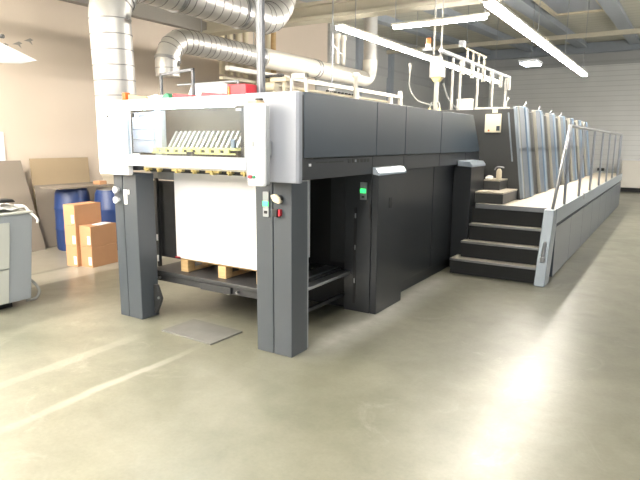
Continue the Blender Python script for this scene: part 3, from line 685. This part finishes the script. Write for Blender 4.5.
# stringer end plate (leaning edge)
MB().prism([(6.52, 0), (6.78, 0), (7.02, .66), (7.02, .842), (6.80, .842)], 0, -1.215, -1.10).build('stringer', 'fascia', W, .006, 'pale leaning end plate of the stairs')
st = [(6.60, .19), (6.74, .395), (6.87, .60)]
ends = [7.0] * 3
for i, (y, z) in enumerate(st):
    x0 = (-2.235, -2.15, -2.10)[i]
    s = MB().box(x0, -1.216, y + .02, 7.30 if i else 7.3, z - .19 if i == 0 else st[i - 1][1] + .001, z - .03).build('riser', 'black', W) if False else None
    yn = 7.02
    MB().box(x0, -1.216, y + .025, yn + .25 if i == 99 else yn, (0 if i == 0 else st[i - 1][1] + .001), z - .026).build('riser', 'black', W)
    tr = MB().box(x0, -1.216, y, yn, z - .025, z).build('tread', 'steptread', W, .002)
    MB().box(x0, -1.216, y - .006, y + .006, z - .022, z + .002).build('nosing', 'steel', tr, .001)
MB().box(-2.11, -1.216, 7.022, 7.05, .602, .799).build('riser', 'black', W)
MB().box(-2.07, -1.216, 7.0, 7.02, .785, .842).build('nosing', 'steel', W, .002)
MB().box(-1.115, -1.085, 9.22, 9.27, .77, .86).build('latch', 'grey', W, .004)

S = thing('access_steps', 'pair of dark block steps leading from the deck up to the press', 'steps', (-1.95, 7.45, .84))
def blk(x0, x1, y0, y1, z0, z1, nm):
    o = MB().box(x0, x1, y0, y1, z0, z1 - .02).build(nm, 'tower', S, .004)
    MB().box(x0, x1 + .003, y0 - .003, y1, z1 - .019, z1).build('tread', 'deck', o, .002)
blk(-2.112, -1.76, 7.10, 7.84, .842, .985, 'lower_step')
blk(-2.112, -1.90, 7.46, 7.84, .986, 1.12, 'upper_step')
t = thing('spray_bottle', 'beige bottle with curved handle on the upper block step', 'bottle', (-1.96, 7.62, 1.121))
MB().tube([(-1.96, 7.62, 1.121), (-1.96, 7.62, 1.225), (-1.96, 7.62, 1.245), (-1.96, 7.62, 1.26)], [.036, .036, .026, .018], 16).build('body', 'cream', t)
MB().tube(curve([(-2.02, 7.62, 1.24), (-2.0, 7.62, 1.275), (-1.96, 7.62, 1.285), (-1.90, 7.62, 1.275)], 5), .009, 8).build('handle', 'steel', t)
mb = MB().tube(curve([(-2.10, 7.55, 1.139), (-2.07, 7.53, 1.155), (-2.04, 7.56, 1.15), (-2.03, 7.55, 1.139)], 5), [.018] * 19, 8)
mb.tube(curve([(-2.10, 7.5, 1.134), (-2.06, 7.49, 1.138), (-2.03, 7.52, 1.134)], 5), .013, 8)
recenter(tag(mb.build('rag', 'cloth'), 'crumpled white rag on the upper block step beside the bottle', 'rag'))

H = thing('handrail', 'steel tube handrail along the walkway edge sloping down at the stairs', 'handrail', (-1.14, 11, .845))
xh = -1.12
MB().tube([(xh, 7.56, 1.81), (xh, 15.35, 1.81)], .022, 12).build('top_rail', 'steel', H)
MB().tube([(xh, 7.56, 1.81), (-1.155, 6.62, .36), (-1.157, 6.59, .30)], .020, 12).build('sloped_rail', 'steel', H)
MB().box(-1.18, -1.13, 6.57, 6.66, .27, .33).build('bracket', 'steel', H, .004)
for i in range(7): MB().tube([(xh, 7.58 + 1.25 * i, .846), (xh, 7.58 + 1.25 * i, 1.80)], .018, 10).build('post', 'steel', H)
MB().tube([(xh, 15.35, .846), (xh, 15.35, 1.81)], .018, 10).build('post', 'steel', H)

# ------------------------------------------------------------------ far cabinet
t = thing('cabinet', 'cream low cabinet on dark base by the back wall at right edge', 'cabinet', (-.9, 21.6, 0))
MB().box(-1.47, -.3, 21.4, 22.0, .14, 1.05).build('body', 'whitepipe', t, .02)
MB().box(-1.44, -.33, 21.45, 22.0, .0, .14).build('base', 'black', t)
MB().box(-1.47, -.3, 21.38, 22.0, 1.05, 1.08).build('top', 'papersheet', t, .006)
for x, lab in ((-2.72, 'small dark wall bracket, left one of two on the back wall'), (-2.30, 'small dark wall bracket, right one of two on the back wall')):
    recenter(tag(MB().box(x, x + .22, 22.34, 22.42, .64, .74).box(x + .02, x + .2, 22.31, 22.34, .67, .71).build('wall_bracket', 'tower', None, .004), lab, 'bracket', 'brackets on the back wall'))

# ------------------------------------------------------------------ left side
def carton(x, y, z, rot, label):
    t = thing('cardboard_box', label, 'box', (x, y, z), 'cardboard boxes beside the left leg')
    w, d, h = .20, .40, .262
    w, d = d, w
    # footprint: x extent .20, y extent .42
    MB().box(x, x + .20, y, y + .42, z, z + h, rot=rot, piv=(x, y)).build('carton', 'card', t, .004)
    MB().box(x + .085, x + .115, y - .001, y + .421, z + h, z + h + .0012, rot=rot, piv=(x, y)).build('tape', 'tape', t)
    MB().box(x + .135, x + .185, y - .002, y, z + .03, z + .135, rot=rot, piv=(x, y)).build('label_sticker', 'papersheet', t, 0, 'white printed sticker')
    return t
r = .10
carton(-6.50, 4.24, 0, r, 'bottom cardboard box of the three high rear stack')
carton(-6.50, 4.24, .265, r, 'middle cardboard box of the three high rear stack')
carton(-6.50, 4.24, .53, r, 'top cardboard box of the three high rear stack')
carton(-6.30, 4.31, 0, r, 'lower cardboard box of the two high front stack')
carton(-6.30, 4.31, .265, r, 'upper cardboard box of the two high front stack, papers on top')
recenter(tag(MB().box(-6.25, -6.12, 4.45, 4.66, .5285, .537, rot=.3).build('paper_sheets', 'papersheet'), 'few loose paper sheets on the upper front box', 'paper'))
def drum(x, y, r, h, label):
    t = thing('plastic_drum', label, 'drum', (x, y, 0), 'blue drums by the left wall')
    pr = [(0, r * .93), (.03, r), (h * .33, r), (h * .35, r * 1.03), (h * .37, r), (h * .66, r), (h * .68, r * 1.03), (h * .7, r), (h * .93, r * .93), (h, r * .82)]
    MB().tube([(x, y, a) for a, _ in pr], [b_ for _, b_ in pr], 28).build('body', 'drum', t)
    MB().tube([(x, y, h), (x, y, h + .015)], r * .85, 24).build('lid', 'steel', t)
drum(-7.45, 5.02, .25, .90, 'blue plastic drum on the left under the grey tabletop')
drum(-7.0, 5.36, .25, .88, 'blue plastic drum on the right under the grey tabletop')
recenter(tag(MB().box(-7.60, -7.15, 4.62, 5.55, .918, .935).build('table_board', 'board', None, .004), 'grey flat board resting across the two blue drums', 'board'))
recenter(tag(MB().box(-7.4, -7.25, 5.35, 5.48, .936, .99, rot=.1).build('folded_cardboard', 'card', None, .01), 'brown folded cardboard lying on the board over the drums', 'cardboard'))
for k in range(5):
    z = k * .215
    lab = ['lowest', 'second from the bottom', 'middle', 'fourth from the bottom', 'topmost'][k]
    t = thing('plastic_crate', 'beige plastic crate beyond the blue drums, %s of the stack' % lab, 'crate', (-7.4, 5.85, z), 'stacked beige crates')
    MB().box(-7.58, -7.22, 5.66, 6.05, z, z + .17).build('body', 'tray', t, .01)
    MB().box(-7.60, -7.20, 5.64, 6.07, z + .17, z + .212).build('rim', 'tray', t, .008)
# leaning boards
def leaning(name, y0, y1, z1, xb, xt, th, m, label, cut=0):
    vs = []
    for (yy, zz) in ((y0, 0.), (y1, 0.), (y1 - cut, z1), (y0, z1)):
        x = xb + (xt - xb) * (zz / z1); vs += [(x, yy, zz)]
    vs += [(x - th, yy, zz) for x, yy, zz in vs]
    o = MB().add(vs, [(0, 1, 2, 3), (7, 6, 5, 4), (0, 4, 5, 1), (1, 5, 6, 2), (2, 6, 7, 3), (3, 7, 4, 0)]).build(name, m, None, .003)
    return recenter(tag(o, label, 'board'))
leaning('leaning_board', 1.8, 4.72, 1.30, -7.72, -7.93, .02, 'board', 'big grey brown board leaning on the wall behind the folding machine', .15)
leaning('leaning_board', 4.74, 6.9, .93, -7.82, -7.93, .02, 'board', 'grey brown board leaning on the wall behind the blue drums')
o = leaning('cardboard_sheet', 4.76, 5.74, 1.32, -7.96, -8.03, .012, 'cardtan', 'flat tan cardboard sheet standing on the wall behind the grey brown boards')

# folding machine at the left edge
t = thing('folding_machine', 'pale grey machine cut by the left edge of the photo', 'machine', (-5.6, 2.3, 0))
MB().prism([(1.2, .06), (3.0, .06), (3.08, .90), (1.2, .90)], 0, -6.1, -5.22).build('body', 'consoleB', t, .01)
MB().prism([(1.2, .40), (2.80, .40), (2.84, .83), (1.2, .83)], 0, -5.22, -5.195).build('side_cover', 'consoleL', t, .006, 'pale raised side cover')
MB().prism([(1.2, .07), (2.77, .07), (2.80, .39), (1.2, .39)], 0, -5.22, -5.205).build('lower_cover', 'consoleL', t, .004)
MB().box(-6.0, -5.30, 1.3, 2.85, 0, .06).build('base', 'black', t)
MB().box(-6.1, -5.20, 1.2, 3.08, .90, .92).build('top', 'consoleL', t, .006)
MB().tube(curve([(-5.3, 2.98, .26), (-5.28, 3.05, .22), (-5.25, 3.10, .12), (-5.28, 3.08, .04), (-5.32, 3.0, .02)], 6), .014, 8).build('hose', 'cable', t)
mb = MB()
g = []
nx, ny = 10, 10
for j in range(ny + 1):
    for i in range(nx + 1):
        x = -5.75 + .50 * i / nx; y = 2.35 + .68 * j / ny
        g.append((x, y, .965 + .03 * math.sin(i * 1.3 + j) * math.cos(j * 1.1)))
mb.add(g, [(j * (nx + 1) + i, j * (nx + 1) + i + 1, (j + 1) * (nx + 1) + i + 1, (j + 1) * (nx + 1) + i) for j in range(ny) for i in range(nx)], 0, True)
o = mb.build('crumpled_cloth', 'cloth'); so = o.modifiers.new('s', 'SOLIDIFY'); so.thickness = .01
recenter(tag(o, 'white crumpled cloth lying on the pale machine at left', 'cloth'))
recenter(tag(MB().tube(curve([(-5.35, 2.98, .97), (-5.27, 3.03, .96), (-5.22, 3.06, .90), (-5.18, 3.10, .84), (-5.185, 3.10, .80)], 5), .013, 8).build('cloth_strip', 'cloth'), 'white cloth strip drooping over the edge of the pale machine', 'cloth'))
recenter(tag(MB().prism([(2.78, 1.01), (2.96, 1.01), (2.93, 1.04), (2.82, 1.045)], 0, -5.42, -5.27).build('hand_tool', 'black', None, .01), 'small black tool lying on the white cloth', 'tool'))
# wall board and wall lamp
recenter(tag(MB().box(-8.068, -8.045, 3.6, 4.42, 1.06, 1.70).build('wall_sheet', 'papersheet', None, .003), 'bright white sheet on the left wall cut by the photo edge', 'sheet'))
t = thing('wall_lamp', 'white tapering lamp head sticking in from the left edge', 'lamp', (-5.6, 2.7, 2.3))
MB().add([(-5.75, 2.55, 2.52), (-5.1, 2.78, 2.43), (-4.85, 3.02, 2.285), (-5.05, 3.0, 2.27), (-5.75, 2.75, 2.30),
          (-5.75, 2.55, 2.55), (-5.1, 2.76, 2.46), (-5.75, 2.8, 2.33)],
         [(0, 1, 2, 3, 4), (5, 7, 2, 6), (0, 5, 6, 1), (1, 6, 2), (4, 3, 2, 7), (0, 4, 7, 5)]).build('shade', 'lampwhite', t)
MB().tube([(-5.75, 2.65, 2.54), (-5.4, 2.72, 2.53), (-5.05, 2.85, 2.48)], .018, 8).build('arm', 'tower', t)
MB().tube([(-5.55, 2.6, 2.55), (-5.55, 2.6, roofz(2.6))], .012, 8).build('hanger', 'steel', t)
for i, (y, z) in enumerate(((4.55, 2.88), (4.75, 2.93), (4.92, 3.0))):
    lab = ['lowest', 'middle', 'highest'][i]
    recenter(tag(MB().add([(-8.066, y - .08, z - .01), (-8.066, y + .02, z + .04), (-8.066, y + .07, z + .02), (-8.066, y + .03, z), (-8.066, y + .05, z - .05), (-8.066, y, z - .01),
                  (-8.069, y - .08, z - .01), (-8.069, y + .02, z + .04), (-8.069, y + .07, z + .02), (-8.069, y + .03, z), (-8.069, y + .05, z - .05), (-8.069, y, z - .01)],
                 [(0, 1, 2, 3, 4, 5), (11, 10, 9, 8, 7, 6)] + [(k, k + 6, (k + 1) % 6 + 6, (k + 1) % 6) for k in range(6)]).build('wall_decal', 'wallUp'),
        'small dark leaf shaped mark on the left wall, %s of three' % lab, 'decal', 'leaf marks on the left wall'))

# ------------------------------------------------------------------ camera
cam = bpy.data.cameras.new('camera'); co = bpy.data.objects.new('camera', cam); COL.objects.link(co)
Rm = Matrix(((0.84711, -0.09787, 0.52253), (0.53144, 0.14331, -0.83487), (0.00682, 0.98485, 0.17340)))
fpx = 558.95
Yv = Vector((676 - 320, 240 - 144, -fpx)).normalized(); Xv = -Vector((-586 - 320, 240 - 134.7, -fpx)).normalized()
Xv = (Xv - Yv * Xv.dot(Yv)).normalized(); Zv = Xv.cross(Yv).normalized()
Rm = Matrix((Xv, Yv, Zv))
co.matrix_world = Matrix.Translation((0, 0, 1.6)) @ Rm.to_4x4()
cam.sensor_width = 36; cam.lens = fpx / 640 * 36; cam.clip_start = .05; cam.clip_end = 200
SC.camera = co

# ------------------------------------------------------------------ daylight from the open right side and from behind
w = bpy.data.worlds.new('world'); SC.world = w; w.use_nodes = True
bg = w.node_tree.nodes['Background']; bg.inputs[0].default_value = (.80, .89, 1., 1); bg.inputs[1].default_value = .42
vs = SC.view_settings; vs.view_transform = 'Standard'; vs.look = 'None'; vs.exposure = .86; vs.gamma = 1; vs.use_curve_mapping = False
for o in bpy.data.objects:
    if '_w' in o: del o['_w']
